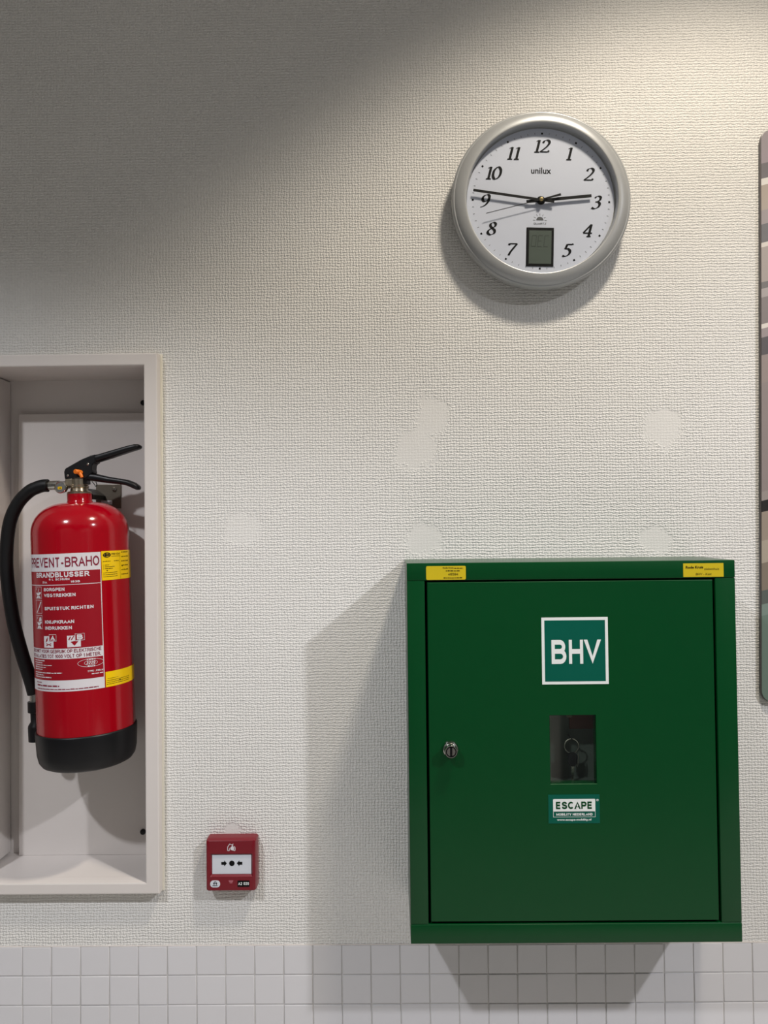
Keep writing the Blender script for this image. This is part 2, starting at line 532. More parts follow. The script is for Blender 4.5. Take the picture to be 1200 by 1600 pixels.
def sans(mb, body, x0, x1, z0, z1, t, shear=0.0, y=0.0):
    """stroke lettering with an even line weight t (share of the cap height), fitted into the box"""
    vs, fs, x, layer = [], [], 0.0, 0
    for ch in body:
        w, strokes = SANS[ch]
        for kind, pts in strokes:
            closed = kind == 'c'
            P = catmull(pts, 5) if kind == 's' else [Vector(p) for p in pts]
            P = [Vector((x + t / 2 + p.x, t / 2 + p.y * (1 - t))) for p in P]
            Q = [P[0]]
            for p in P[1:]:
                if (p - Q[-1]).length > 1e-5:
                    Q.append(p)
            P = Q
            if len(P) < 2:
                P = [P[0], P[0] + Vector((0, 1e-4))]
            if not closed and kind == 'l' and not (ch in 'CGJS'):
                d0, d1 = (P[0] - P[1]).normalized(), (P[-1] - P[-2]).normalized()
                if abs(d0.x) < .05 or ch in 'AVWXKYR7.:':
                    P[0] = P[0] + d0 * t * 0.5
                if abs(d1.x) < .05 or ch in 'AVWXKYR7.:':
                    P[-1] = P[-1] + d1 * t * 0.5
            k = len(P)
            o = len(vs)
            for i, p in enumerate(P):
                a = (p - P[i - 1]).normalized() if (i or closed) else (P[1] - p).normalized()
                b = (P[(i + 1) % k] - p).normalized() if (i < k - 1 or closed) else a
                m_ = Vector((-(a + b).y, (a + b).x))
                if m_.length < 1e-4:
                    m_ = Vector((-a.y, a.x))
                m_.normalize()
                c_ = max(0.45, m_.dot(Vector((-a.y, a.x))))
                for sg_ in (1, -1):
                    q = p + m_ * (t / 2 / c_) * sg_
                    if kind == 'l' and not closed and i in (0, k - 1) and abs(b.y) > 0.3 and abs(b.x) > 0.05 and (p.y > 1 - t or p.y < t) and ch in 'AVWXKYR7':
                        q = q + b * (((1.0 if p.y > 0.5 else 0.0) - q.y) / b.y)      # cut slanted stems level
                    vs.append([q.x, y - layer * 0.000012, max(0.0, min(1.0, q.y)) if ch != 'Q' else q.y])
            for i in range(k if closed else k - 1):
                j = (i + 1) % k
                fs.append((o + 2 * i, o + 2 * j, o + 2 * j + 1, o + 2 * i + 1))
            layer = (layer + 1) % 4
        x += w + t + 0.13
    W_ = x - 0.13
    h = z1 - z0
    bw = x1 - x0 - abs(shear) * h
    mb.add([(x0 + v[0] / W_ * bw + shear * v[2] * h, v[1], z0 + v[2] * h) for v in vs], fs)


# --- flat print: u right, v up; meshes live in the plane y = 0 of (u, y, v) until mapped
def text(mb, body, x0, x1, z0, z1, bold=0.0, shear=0.0, y=0.0, cap='AUTO'):
    """lettering fitted into the rectangle x0..x1, z0..z1"""
    if all(c_ in SANS for c_ in body):
        sans(mb, body, x0, x1, z0, z1, 0.15 + 3.0 * bold, shear, y)
        return
    cu = bpy.data.curves.new('lettering_curve', 'FONT')
    cu.body = body
    cu.size = 1.0
    cu.offset = bold
    cu.resolution_u = 3
    ob = bpy.data.objects.new('lettering_curve', cu)
    C.objects.link(ob)
    dg = bpy.context.evaluated_depsgraph_get()
    dg.update()
    me = ob.evaluated_get(dg).to_mesh()
    vs = [v.co.copy() for v in me.vertices]
    fs = [tuple(p.vertices) for p in me.polygons]
    ob.evaluated_get(dg).to_mesh_clear()
    bpy.data.objects.remove(ob)
    bpy.data.curves.remove(cu)
    ax, bx = min(v.x for v in vs), max(v.x for v in vs)
    ay, by = min(v.y for v in vs), max(v.y for v in vs)
    w = x1 - x0 - abs(shear) * (z1 - z0)
    out = []
    for v in vs:
        tz = (v.y - ay) / (by - ay)
        out.append((x0 + (v.x - ax) / (bx - ax) * w + shear * tz * (z1 - z0), y, z0 + tz * (z1 - z0)))
    mb.add(out, fs)


def poly(mb, pts, y=0.0):
    mb.add([(p[0], y, p[1]) for p in pts], [tuple(range(len(pts)))])


def rect(mb, x0, x1, z0, z1, y=0.0, nx=1):
    for i in range(nx):
        a, b = x0 + (x1 - x0) * i / nx, x0 + (x1 - x0) * (i + 1) / nx
        poly(mb, [(a, z0), (b, z0), (b, z1), (a, z1)], y)


def outline(mb, x0, x1, z0, z1, t, y=0.0, nx=1):
    rect(mb, x0, x1, z1 - t, z1, y, nx)
    rect(mb, x0, x1, z0, z0 + t, y, nx)
    rect(mb, x0, x0 + t, z0 + t, z1 - t, y)
    rect(mb, x1 - t, x1, z0 + t, z1 - t, y)


def line(mb, a, b, t, y=0.0):
    a, b = Vector(a), Vector(b)
    d = (b - a).normalized()
    q = Vector((-d.y, d.x)) * t / 2
    poly(mb, [a + q, a - q, b - q, b + q], y)


def ring(mb, cx, cz, rx, rz, t, y=0.0, n=36):
    vs, fs = [], []
    for k in range(n):
        a = 2 * PI * k / n
        vs.append((cx + rx * math.cos(a), y, cz + rz * math.sin(a)))
        vs.append((cx + (rx - t) * math.cos(a), y, cz + (rz - t) * math.sin(a)))
    for k in range(n):
        j = (k + 1) % n
        fs.append((2 * k, 2 * j, 2 * j + 1, 2 * k + 1))
    mb.add(vs, fs)


def words(mb, x0, x1, z, h, seed, y=0.0, avg=0.004):
    """small print too fine to read: a row of short dashes"""
    rnd = random.Random(seed)
    x = x0
    while x < x1:
        w = avg * rnd.uniform(0.5, 1.6)
        rect(mb, x, min(x + w, x1), z, z + h * rnd.uniform(0.7, 1.0), y)
        x += w + h * 0.6


# ------------------------------------------------------------------ the corridor
NX0, NX1, NZ0, NZ1 = -0.697, -0.357, 0.0975, 1.0195     # outer size of the recess frame
mb = MB()
hx0, hx1, hz0, hz1 = NX0 + 0.006, NX1 - 0.006, NZ0 + 0.006, NZ1 - 0.006
xs, zs = [-3.0, hx0, hx1, 3.0], [0.0, hz0, hz1, 2.36]
for i in range(3):
    for k in range(3):
        if i == 1 and k == 1:
            continue
        mb.add([(xs[i], 0, zs[k]), (xs[i + 1], 0, zs[k]), (xs[i + 1], 0, zs[k + 1]), (xs[i], 0, zs[k + 1])], [(0, 1, 2, 3)])
q = [(hx0, hz0), (hx1, hz0), (hx1, hz1), (hx0, hz1)]
for i in range(4):
    a, b = q[i], q[(i + 1) % 4]
    mb.add([(a[0], 0, a[1]), (b[0], 0, b[1]), (b[0], 0.02, b[1]), (a[0], 0.02, a[1])], [(0, 1, 2, 3)])
wall = struct(mb.build('wall_back', MT['wall']))

wt = MB().box(-3, 3, -0.0003, 0.06, -0.9, 0.0).build('wall_tiled', MT['grout'])
struct(wt)
TP = 0.05
tm = None
for row in range(5):
    for k in range(-21, 21):
        if tm is None:
            t0 = MB().box(-0.0242, 0.0242, -0.0016, 0.0045, -0.0242, 0.0242).build('tile', MT['tile'], wt, bevel=0.0010, segs=2)
            tm = t0.data
            o = t0
        else:
            o = bpy.data.objects.new('tile', tm)
            C.objects.link(o)
            o.parent = wt
        o.location = ((k + 0.5) * TP + random.uniform(-.0003, .0003), random.uniform(-.0003, .0003), -(row + 0.5) * TP + random.uniform(-.0003, .0003))
        o.rotation_euler = (R(random.uniform(-.2, .2)), R(random.uniform(-.4, .4)), R(random.uniform(-.2, .2)))
# thin caulk line that closes the top of the tiling
struct(MB().box(-3, 3, -0.0012, 0.002, -0.0008, 0.0010).build('trim_1', MT['white_paint'], None, bevel=0.0004))

struct(MB().box(-3, 3, -3.0, 0.0, 2.36, 2.41).build('ceiling', MT['ceiling']))
struct(MB().box(-3, 3, -3.0, 0.0, -0.95, -0.9).build('floor', MT['floor']))
struct(MB().box(-3, 3, -3.06, -3.0, -0.9, 2.36).build('wall_front', MT['far_wall']))
for i, (x0, x1) in enumerate(((-2.6, -1.7), (0.9, 1.8))):  # unseen doors, added to give striped reflections on the extinguisher
    d = MB().box(x0, x1, -3.0, -2.965, -0.9, 1.2).build('door_%d' % (i + 1), MT['door_blue'], None, bevel=0.003)
    struct(d)
    MB().box(x0 - 0.06, x0, -3.0, -2.95, -0.9, 1.26).box(x1, x1 + 0.06, -3.0, -2.95, -0.9, 1.26).box(x0, x1, -3.0, -2.95, 1.2, 1.26).build('door_frame', MT['white_paint'], d)
    MB().tube([(x0 + .07, -2.965, .15), (x0 + .07, -2.92, .15), (x0 + .19, -2.92, .15)], 0.009).build('door_handle', MT['chrome'], d, smooth=True)

# ------------------------------------------------------------------ recess with its painted frame
ix0, ix1, iz0, iz1 = -0.672, -0.3805, 0.1165, 0.9985      # clear opening
BY = 0.105                                                # back of the recess
nr = empty('wall_recess', ((NX0 + NX1) / 2, 0, NZ0))
tag(nr, 'white painted wall recess with a raised frame holding the fire extinguisher', 'recess')
L = nr.location


def off(mbx):
    mbx.v = [(p[0] - L[0], p[1] - L[1], p[2] - L[2]) for p in mbx.v]
    return mbx


fy = -0.021
# casing: four boards, right and left full height
mb = MB()
def q4(x0, x1, z0, z1, y):
    return [(x0, y, z0), (x1, y, z0), (x1, y, z1), (x0, y, z1)]
rs = []
for (d_, y_) in ((0.0, 0.004), (0.0, fy + .0022), (0.0006, fy + .0006), (0.0022, fy)):
    rs.append(q4(NX0 + d_, NX1 - d_, NZ0 + d_, NZ1 - d_, y_))
for (d_, y_) in ((0.0020, fy), (0.0005, fy + .0006), (0.0, fy + .0022), (0.0, 0.004)):
    rs.append(q4(ix0 - d_, ix1 + d_, iz0 - d_, iz1 + d_, y_))
mb.loft(rs + [rs[0]], False, False)
off(mb).build('frame', MT['white_paint'], nr, smooth=True, angle=18)
# lining
off(MB().box(ix1, ix1 + .012, 0.0042, BY, iz0, iz1)).build('side_lining', MT['white_paint'], nr)
off(MB().box(ix0 - .012, ix0, 0.0042, BY - 0.002, iz0 + 0.004, iz1 - 0.002)).build('side_lining', MT['white_paint'], nr, bevel=0.0015)
off(MB().box(ix0 - .012, ix1 + .012, 0.0042, BY, iz1, iz1 + .012)).build('top_lining', MT['white_paint'], nr)
off(MB().box(ix0 - .012, ix1 + .012, 0.0042, BY, iz0 - .012, iz0)).build('bottom_lining', MT['white_paint'], nr)
off(MB().box(ix0 - .012, ix1 + .012, BY, BY + .01, iz0 - .012, iz1 + .012)).build('back_panel', MT['white_paint'], nr)
off(MB().box(-0.652, ix1 - 0.001, BY - 0.012, BY - 0.0002, iz0, 0.934)).build('mounting_board', MT['white_paint'], nr, bevel=0.0008)
for (sz, sy) in ((0.9545, BY), (0.1585, BY - 0.012)):
    off(MB().lathe([(0.0052, 0), (0.0052, -0.002), (0.0042, -0.004), (0.0, -0.0048)], 20, 'y', (-0.4215, sy, sz))).build('screw_cap', MT['black_plastic'], nr, smooth=True)
# bead along the casing, its pale cream painting in the lit frame side
off(MB().box(NX1 - 0.001, NX1 + 0.0035, -0.004, 0.0, NZ0 - 0.002, NZ1 + 0.002)).build('sealant_bead', MT['cream_paint'], nr, bevel=0.0012)
off(MB().box(NX0, NX1, -0.003, 0.0, NZ0 - 0.0035, NZ0 + 0.0005)).build('sealant_bead', MT['cream_paint'], nr, bevel=0.001)
off(MB().box(NX0, NX1, -0.003, 0.0, NZ1 - 0.0005, NZ1 + 0.0025)).build('sealant_bead', MT['cream_paint'], nr, bevel=0.001)

# ------------------------------------------------------------------ fire extinguisher
EX = empty('fire_extinguisher', (-0.486, 0.0, 0.3165), (0, R(-1.75), 0))
tag(EX, 'glossy red fire extinguisher with white label and black base hanging in the recess', 'fire extinguisher')
ER = 0.080
prof = [(0.0, 0.040), (0.070, 0.040), (ER - .0005, 0.052), (ER, 0.056), (ER, 0.396)]
for k in range(1, 10):
    a = k / 9 * PI / 2
    prof.append((0.022 + (ER - 0.022) * math.cos(a) ** 0.92, 0.396 + 0.0515 * math.sin(a) ** 1.0))
prof += [(0.0215, 0.4485), (0.0205, 0.4505), (0.0205, 0.4625), (0.0, 0.4625)]
MB().lathe(prof, 96).build('cylinder_body', MT['red_gloss'], EX, smooth=True)
MB().lathe([(0.0, 0.004), (0.055, 0.003), (0.066, 0.0), (0.0735, 0.0035), (0.078, 0.010), (0.0808, 0.022), (0.0822, 0.046),
            (0.0826, 0.0585), (0.0820, 0.0605), (0.0806, 0.0612), (0.0806, 0.050)], 96).build('base_cup', MT['black_plastic'], EX, smooth=True, angle=60)


def wrap(r):
    def fn(p):
        a = p[0] / ER
        rr = r - p[1]
        return (rr * math.sin(a), -rr * math.cos(a), p[2])
    return fn


def A(deg):
    return R(deg) * ER


lab = MB()
rect(lab, A(-60), A(43.6), 0.1365, 0.3614, 0, 40)
label = MB().mapped(lab, wrap(ER + 0.00025)).build('label', MT['label_white'], EX, smooth=True)
label['label'] = 'white and dark red instruction label'
redf = MB()
for (z0, z1) in ((0.3110, 0.3325), (0.2065, 0.3098), (0.1550, 0.1895)):
    rect(redf, A(-58.5), A(42.6), z0, z1, 0, 40)
MB().mapped(redf, wrap(ER + 0.00045)).build('red_panel', MT['label_red'], label, smooth=True)
def wtext(body, a0, a1, z0, z1, bold, m, name='text_line'):
    t_ = MB()
    text(t_, body, A(a0), A(a1), z0, z1, bold=bold)
    return MB().mapped(t_, wrap(ER + 0.00065)).build(name, m, label)


wtext('PREVENT-BRAHO', -53, 41.7, 0.3395, 0.3555, 0.004, MT['maroon'])
wtext('GESCHIKT VOOR GEBRUIK OP ELEKTRISCHE', -57, 41, 0.1995, 0.2050, 0.004, MT['maroon'])
wtext('INSTALLATIES TOT 1000 VOLT OP 1 METER.', -56, 40, 0.1915, 0.1970, 0.004, MT['maroon'])
tx = MB()
words(tx, A(-46), A(-34), 0.1498, 0.0016, 1, avg=.003)
words(tx, A(-45), A(-8), 0.1445, 0.0026, 2, avg=.007)
words(tx, A(-45), A(36), 0.1395, 0.0016, 3, avg=.005)
MB().mapped(tx, wrap(ER + 0.00065)).build('fine_print', MT['maroon'], label)['kind'] = 'stuff'
for (b_, a0, a1, z0, z1, bo) in (('BRANDBLUSSER', -38.5, 29.8, 0.3228, 0.3312, .03), ('6 L SCHUIM', -17, 8, 0.3180, 0.3215, .03), ('21A', -27, -20, 0.3135, 0.3168, .03),
                                 ('183B', 9, 19.5, 0.3135, 0.3168, .03), ('BORGPEN', -25.2, 2.1, 0.3005, 0.3060, .032), ('WEGTREKKEN', -25.2, 14.2, 0.2910, 0.2965, .032),
                                 ('SPUITSTUK RICHTEN', -25, 33.4, 0.2695, 0.2750, .032), ('KNIJPKRAAN', -24.9, 11.8, 0.2475, 0.2530, .032), ('INDRUKKEN', -24.9, 9, 0.2375, 0.2430, .032),
                                 ('TYPE : FB6-N', 24.5, 42, 0.1655, 0.1683, .03)):
    wtext(b_, a0, a1, z0, z1, bo, MT['label_white'])
for i, (z0, z1) in enumerate(((0.2885, 0.3080), (0.2640, 0.2860), (0.2385, 0.2610))):      # pictograms
    tw = MB()
    x0, x1 = A(-42), A(-29.5)
    outline(tw, x0, x1, z0, z1, 0.0005, 0, 3)
    w, h = x1 - x0, z1 - z0
    if i != 1:
        poly(tw, [(x0 + .15 * w, z0 + .04 * h), (x0 + .85 * w, z0 + .04 * h), (x0 + .72 * w, z0 + .22 * h), (x0 + .3 * w, z0 + .22 * h)])
        poly(tw, [(x0 + .3 * w, z0 + .26 * h), (x0 + .6 * w, z0 + .26 * h), (x0 + .95 * w, z0 + .5 * h), (x0 + .75 * w, z0 + .56 * h), (x0 + .5 * w, z0 + .46 * h), (x0 + .12 * w, z0 + .5 * h)])
        line(tw, (x0 + .45 * w, z0 + .5 * h), (x0 + .62 * w, z0 + .85 * h), 0.0012)
        line(tw, (x0 + .15 * w, z0 + .72 * h), (x0 + .3 * w, z0 + .92 * h), 0.0009)
        if i == 2:
            poly(tw, [(x0 + .5 * w, z0 + .55 * h), (x0 + .9 * w, z0 + .6 * h), (x0 + .8 * w, z0 + .9 * h), (x0 + .62 * w, z0 + .8 * h)])
    else:
        line(tw, (x0 + .15 * w, z0 + .06 * h), (x0 + .55 * w, z0 + .5 * h), 0.0010)
        line(tw, (x0 + .22 * w, z0 + .06 * h), (x0 + .7 * w, z0 + .6 * h), 0.0008)
        poly(tw, [(x0 + .5 * w, z0 + .45 * h), (x0 + .62 * w, z0 + .42 * h), (x0 + .92 * w, z0 + .86 * h), (x0 + .8 * w, z0 + .9 * h)])
    MB().mapped(tw, wrap(ER + 0.00065)).build('pictogram', MT['label_white'], label)
for k, (a0, a1, ch) in enumerate(((-27.5, -9.5, 'A'), (3.2, 22.5, 'B'))):                  # fire class squares
    x0, x1 = A(a0), A(a1)
    w = x1 - x0
    tw = MB()
    rect(tw, x0, x0 + .78 * w, 0.2083, 0.2270, 0, 3)
    outline(tw, x0 + .46 * w, x1, 0.2185, 0.2300, 0.0005, -0.0004)
    text(tw, ch, x0 + .57 * w, x0 + .90 * w, 0.2200, 0.2283, bold=0.03, y=-0.0004)
    MB().mapped(tw, wrap(ER + 0.00065)).build('fire_class_square', MT['label_white'], label)
    td = MB()
    rect(td, x0 + .48 * w, x1 - .02 * w, 0.2187, 0.2298)
    if k == 0:
        line(td, (x0 + .2 * w, .2115), (x0 + .6 * w, .2150), .0012)
        line(td, (x0 + .2 * w, .2150), (x0 + .6 * w, .2115), .0012)
        poly(td, [(x0 + .15 * w, .217), (x0 + .3 * w, .219), (x0 + .36 * w, .226), (x0 + .22 * w, .222)])
    else:
        poly(td, [(x0 + .2 * w, .2170), (x0 + .42 * w, .2105), (x0 + .64 * w, .2170), (x0 + .42 * w, .2180)])
        line(td, (x0 + .1 * w, .220), (x0 + .2 * w, .2255), .0016)
        line(td, (x0 + .24 * w, .220), (x0 + .4 * w, .2262), .0014)
    MB().mapped(td, wrap(ER + 0.00085)).build('fire_class_symbol', MT['label_red'], label)
tw = MB()
cx, cz = A(28.5), 0.1806
ring(tw, cx, cz, A(14.6), 0.0068, 0.00055)
ring(tw, cx, cz, A(7.4), 0.0042, 0.00045)
text(tw, '3229', cx - A(5.2), cx + A(5.2), cz - .0025, cz + .0026, bold=0.02, shear=0.2)
words(tw, A(24), A(34), 0.1855, 0.0018, 5, avg=.002)
words(tw, A(25), A(33), 0.1745, 0.0018, 6, avg=.002)
MB().mapped(tw, wrap(ER + 0.00065)).build('oval_mark', MT['label_white'], label)
tw = MB()
words(tw, A(29), A(42), 0.1615, 0.0019, 7, avg=.005)
for i in range(5):
    words(tw, A(-50), A(-50 + (22, 18, 33, 24, 18)[i]), 0.1858 - .0036 * i, 0.0015, 20 + i, avg=.006)
for i in range(3):
    words(tw, A(-50), A(-50 + (46, 20, 32)[i]), 0.1660 - .0036 * i, 0.0017, 30 + i, avg=.006)
MB().mapped(tw, wrap(ER + 0.00065)).build('fine_print', MT['label_white'], label)['kind'] = 'stuff'
# yellow inspection labels
ye = MB()
rect(ye, A(44.4), A(112), 0.3135, 0.3622, 0, 24)
y1 = MB().mapped(ye, wrap(ER + 0.0003)).build('inspection_label', MT['label_yellow'], EX, smooth=True)
yt = MB()
ring(yt, A(51.5), 0.3555, A(5.2), 0.0042, 0.0016)
poly(yt, [(A(47.5), .3555), (A(50.5), .3585), (A(50.5), .3568), (A(55), .3568), (A(55), .3542), (A(50.5), .3542), (A(50.5), .3525)])
text(yt, 'PREVENT', A(57.5), A(72), 0.3548, 0.3582)
words(yt, A(57.5), A(72), 0.3525, 0.0008, 41, avg=.004)
words(yt, A(46), A(56), 0.3445, 0.0012, 42, avg=.002)
words(yt, A(61), A(69), 0.3445, 0.0014, 43, avg=.002)
outline(yt, A(46), A(70), 0.3425, 0.3430, 0.0002)
for i in range(3):
    outline(yt, A(46.0), A(47.4), 0.3380 - .003 * i, 0.3395 - .003 * i, 0.0002)
    words(yt, A(48.5), A((54, 62, 59)[i]), 0.3383 - .003 * i, 0.0010, 44 + i, avg=.004)
for i in range(3):
    words(yt, A(46), A(66), 0.3255 - .0032 * i, 0.0010, 50 + i, avg=.0016)
for i in range(6):
    words(yt, A(73.5), A(90), 0.3580 - .0075 * i, 0.0022, 60 + i, avg=.0016)
line(yt, (A(71), .3140), (A(71), .3520), .0003)
poly(yt, [(A(51), .3282), (A(52.4), .3302), (A(50.2), .3302)])
poly(yt, [(A(75), .3340), (A(77), .3362), (A(73.6), .3362)])
MB().mapped(yt, wrap(ER + 0.0005)).build('black_print', MT['ink'], y1)
ye = MB()
rect(ye, A(44.8), A(112), 0.1365, 0.1617, 0, 24)
y2 = MB().mapped(ye, wrap(ER + 0.0003)).build('inspection_label', MT['label_yellow'], EX, smooth=True)
yt = MB()
words(yt, A(47), A(62), 0.1500, 0.0006, 71, avg=.004)
for i in range(3):
    words(yt, A(46), A(82), 0.1465 - .0030 * i, 0.0012, 72 + i, avg=.0013)
poly(yt, [(A(64), .1440), (A(65.4), .1458), (A(62.8), .1458)])
MB().mapped(yt, wrap(ER + 0.0005)).build('black_print', MT['ink'], y2)

# valve
vx = 0.0
vb = MB()
vb.lathe([(0.0205, 0.4626), (0.0205, 0.4655), (0.019, 0.4665), (0.0150, 0.4675), (0.0142, 0.4720), (0.0160, 0.4735), (0.0160, 0.4760), (0.0148, 0.4775), (0.0148, 0.4885), (0.0, 0.4885)], 32, 'z', (vx, 0, 0))
valve = vb.build('valve_body', MT['brass'], EX, smooth=True, angle=30)
MB().box(-0.0195, 0.0060, -0.0125, 0.0125, 0.4765, 0.4890).build('valve_block', MT['brass'], valve, bevel=0.0012)
MB().box(0.0062, 0.0165, -0.010, 0.010, 0.4790, 0.4888).build('valve_spindle', MT['dark_metal'], valve, bevel=0.001)
MB().lathe([(0.0, -0.018), (0.0070, -0.018), (0.0070, -0.034), (0.0084, -0.0345), (0.0084, -0.0545), (0.0076, -0.0560), (0.0, -0.0560)], 28, 'x', (0, 0, 0.4795)).build('hose_ferrule', MT['chrome'], EX, smooth=True)
# pressure gauge on the front of the valve
g = MB().lathe([(0.0045, 0.0), (0.0045, -0.012), (0.0098, -0.0125), (0.0102, -0.0145), (0.0102, -0.022), (0.0092, -0.0232), (0.0086, -0.0222), (0.0, -0.0222)], 32, 'y', (-0.0238, 0, 0.4740)).build('pressure_gauge', MT['chrome'], EX, smooth=True)
gf = MB()
poly(gf, rrect(-0.0278, -0.0210, 0.4708, 0.4752, 0.0006))
gf.v = [(p[0], -0.0226, p[2]) for p in gf.v]
gd = gf.build('gauge_sticker', MT['label_yellow'], g)
gt = MB()
text(gt, '14', -0.0268, -0.0220, 0.4716, 0.4744, bold=0.03, y=-0.0229)
gt.build('gauge_number', MT['ink'], g)

# levers (outlines in the plane of the wall, shifted to the extinguisher axis)
sh = -0.006


def o2(pts):
    return [(x + sh, z) for x, z in pts]


mb = MB()
mb.prism(o2([(-0.0143, 0.4889), (-0.0151, 0.5011), (-0.0134, 0.5060), (-0.0118, 0.5075), (0.015, 0.5214), (0.0268, 0.5259), (0.0400, 0.5295), (0.0400, 0.5155), (0.0364, 0.5139),
              (0.0342, 0.5110), (0.0332, 0.5041), (0.0345, 0.4985), (0.0225, 0.4889)]), -0.0120, 0.0120)
lv = mb.build('handle_housing', MT['black_plastic'], EX, bevel=0.0016)
for zc in ((-0.0086, 0.4945), (0.0269, 0.5129)):
    MB().lathe([(0.0020, -0.0118), (0.0020, -0.0128), (0.0014, -0.0134), (0.0, -0.0136)], 16, 'y', (zc[0] + sh, 0, zc[1])).build('rivet', MT['chrome'], lv, smooth=True)


def grip(spine, name):
    """rounded lever: list of (x, z, half height, half depth)"""
    rings = []
    for i, (x, z, hh, hd) in enumerate(spine):
        a = spine[max(0, i - 1)]
        b = spine[min(len(spine) - 1, i + 1)]
        t = Vector((b[0] - a[0], b[1] - a[1])).normalized()
        nrm = Vector((-t.y, t.x))
        rg = []
        for k in range(20):
            an = 2 * PI * k / 20
            cu, su = math.cos(an), math.sin(an)
            e = 0.62
            py = math.copysign(abs(cu) ** e, cu) * hd
            pn = math.copysign(abs(su) ** e, su) * hh
            rg.append((x + sh + nrm.x * pn, py, z + nrm.y * pn))
        rings.append(rg)
    return MB().loft(rings).build(name, MT['black_plastic'], EX, smooth=True, angle=50)


grip([(0.030, 0.5215, 0.0072, 0.011), (0.045, 0.5240, 0.0066, 0.0115), (0.070, 0.5306, 0.0062, 0.0118), (0.095, 0.5373, 0.0056, 0.0118),
      (0.107, 0.5400, 0.0052, 0.0115), (0.1130, 0.5405, 0.0042, 0.0100), (0.1162, 0.5402, 0.0022, 0.0065), (0.1172, 0.5400, 0.0006, 0.002)], 'squeeze_lever')
grip([(0.018, 0.4925, 0.0062, 0.0105), (0.036, 0.4900, 0.0068, 0.0112), (0.060, 0.4846, 0.0056, 0.0115), (0.080, 0.4812, 0.0050, 0.0118), (0.092, 0.4785, 0.0052, 0.0118),
      (0.102, 0.4737, 0.0052, 0.0115), (0.1090, 0.4690, 0.0042, 0.0100), (0.1112, 0.4672, 0.0022, 0.006), (0.1118, 0.4668, 0.0006, 0.002)], 'carrying_handle')
# orange safety pin
MB().tube([(0.0150 + sh, -0.011, 0.4985), (0.0115 + sh, -0.016, 0.4998), (0.0085 + sh, -0.0205, 0.5003), (0.0080 + sh, -0.0215, 0.5003)], [0.0040, 0.0042, 0.0042, 0.0036], 16).tube(
    [(0.0125 + sh, -0.0150, 0.4990), (0.0160 + sh, -0.0155, 0.4945), (0.0178 + sh, -0.0160, 0.4900)], [0.0032, 0.0030, 0.0026], 12).build('safety_pin', MT['orange'], EX, smooth=True, angle=50)
# thin wire loop under the handle
MB().tube(catmull([(0.030 + sh, -0.004, 0.4835), (0.0345 + sh, -0.005, 0.478), (0.037 + sh, -0.006, 0.4745), (0.0385 + sh, -0.004, 0.477), (0.0365 + sh, -0.003, 0.4825)], 6), 0.0007, 8).build('seal_wire', MT['ink'], EX, smooth=True)
# hose and nozzle
hp = [(-0.0545, 0, 0.4795), (-0.0630, 0, 0.4796), (-0.0735, 0, 0.4770), (-0.0885, 0, 0.4700), (-0.1085, 0, 0.4500), (-0.1238, 0, 0.4162), (-0.1310, 0, 0.3641), (-0.1303, 0, 0.3140),
      (-0.1224, 0, 0.2470), (-0.1118, 0.004, 0.1911), (-0.1020, 0.010, 0.1464), (-0.0968, 0.014, 0.1174)]
MB().tube(catmull(hp, 6), 0.0112, 18).build('hose', MT['rubber'], EX, smooth=True)
nc = (-0.0958, 0.015, 0)
MB().lathe([(0.0, 0.1185), (0.0085, 0.1185), (0.0085, 0.1030), (0.0, 0.1030)], 24, 'z', nc).build('nozzle_ferrule', MT['chrome'], EX, smooth=True)
MB().lathe([(0.0, 0.1034), (0.0125, 0.1034), (0.0125, 0.0850), (0.0085, 0.0835), (0.0085, 0.0680), (0.0125, 0.0620), (0.0132, 0.0580), (0.0128, 0.0345), (0.0100, 0.0335), (0.0, 0.0335)], 28, 'z', nc).build('nozzle', MT['black_plastic'], EX, smooth=True)

# wall bracket
br = empty('wall_bracket', (-0.476, BY - 0.012, 0.757))
tag(br, 'grey metal hanging bracket screwed to the recess board behind the extinguisher neck', 'bracket')
MB().box(-0.030, 0.0165, -0.0035, 0.0, -0.001, 0.0435).build('back_plate', MT['zinc'], br, bevel=0.0006)
MB().lathe([(0.0042, -0.0034), (0.0042, -0.0046), (0.003, -0.0066), (0.0, -0.0072)], 16, 'y', (0.0045, 0, 0.0340)).build('screw', MT['chrome'], br, smooth=True)
MB().prism([(-0.040, 0.034), (-0.027, 0.034), (-0.012, 0.022), (-0.012, 0.014), (-0.019, 0.014), (-0.036, 0.027)], -0.0640, -0.0036).build('hook_arm', MT['dark_metal'], br, bevel=0.0008)
bl = MB().box(-0.0200, 0.0005, -0.0043, -0.0036, 0.0060, 0.0135)
pl = bl.build('tag_plate', MT['label_white'], br)

# ------------------------------------------------------------------ fire alarm call point
MC = empty('fire_alarm_call_point', (-0.2349, 0.0, 0.1030))
tag(MC, 'small red square fire alarm push point with white press panel', 'call point')
U = 0.0001181
mz = 0.1462 - 0.1030


def m2(zx, zy):
    return ((zx - 560) * U, mz + (667 - zy) * U)


def rr3(x0, x1, z0, z1, r, y):
    return [(p[0], y, p[1]) for p in rrect(x0, x1, z0, z1, r)]


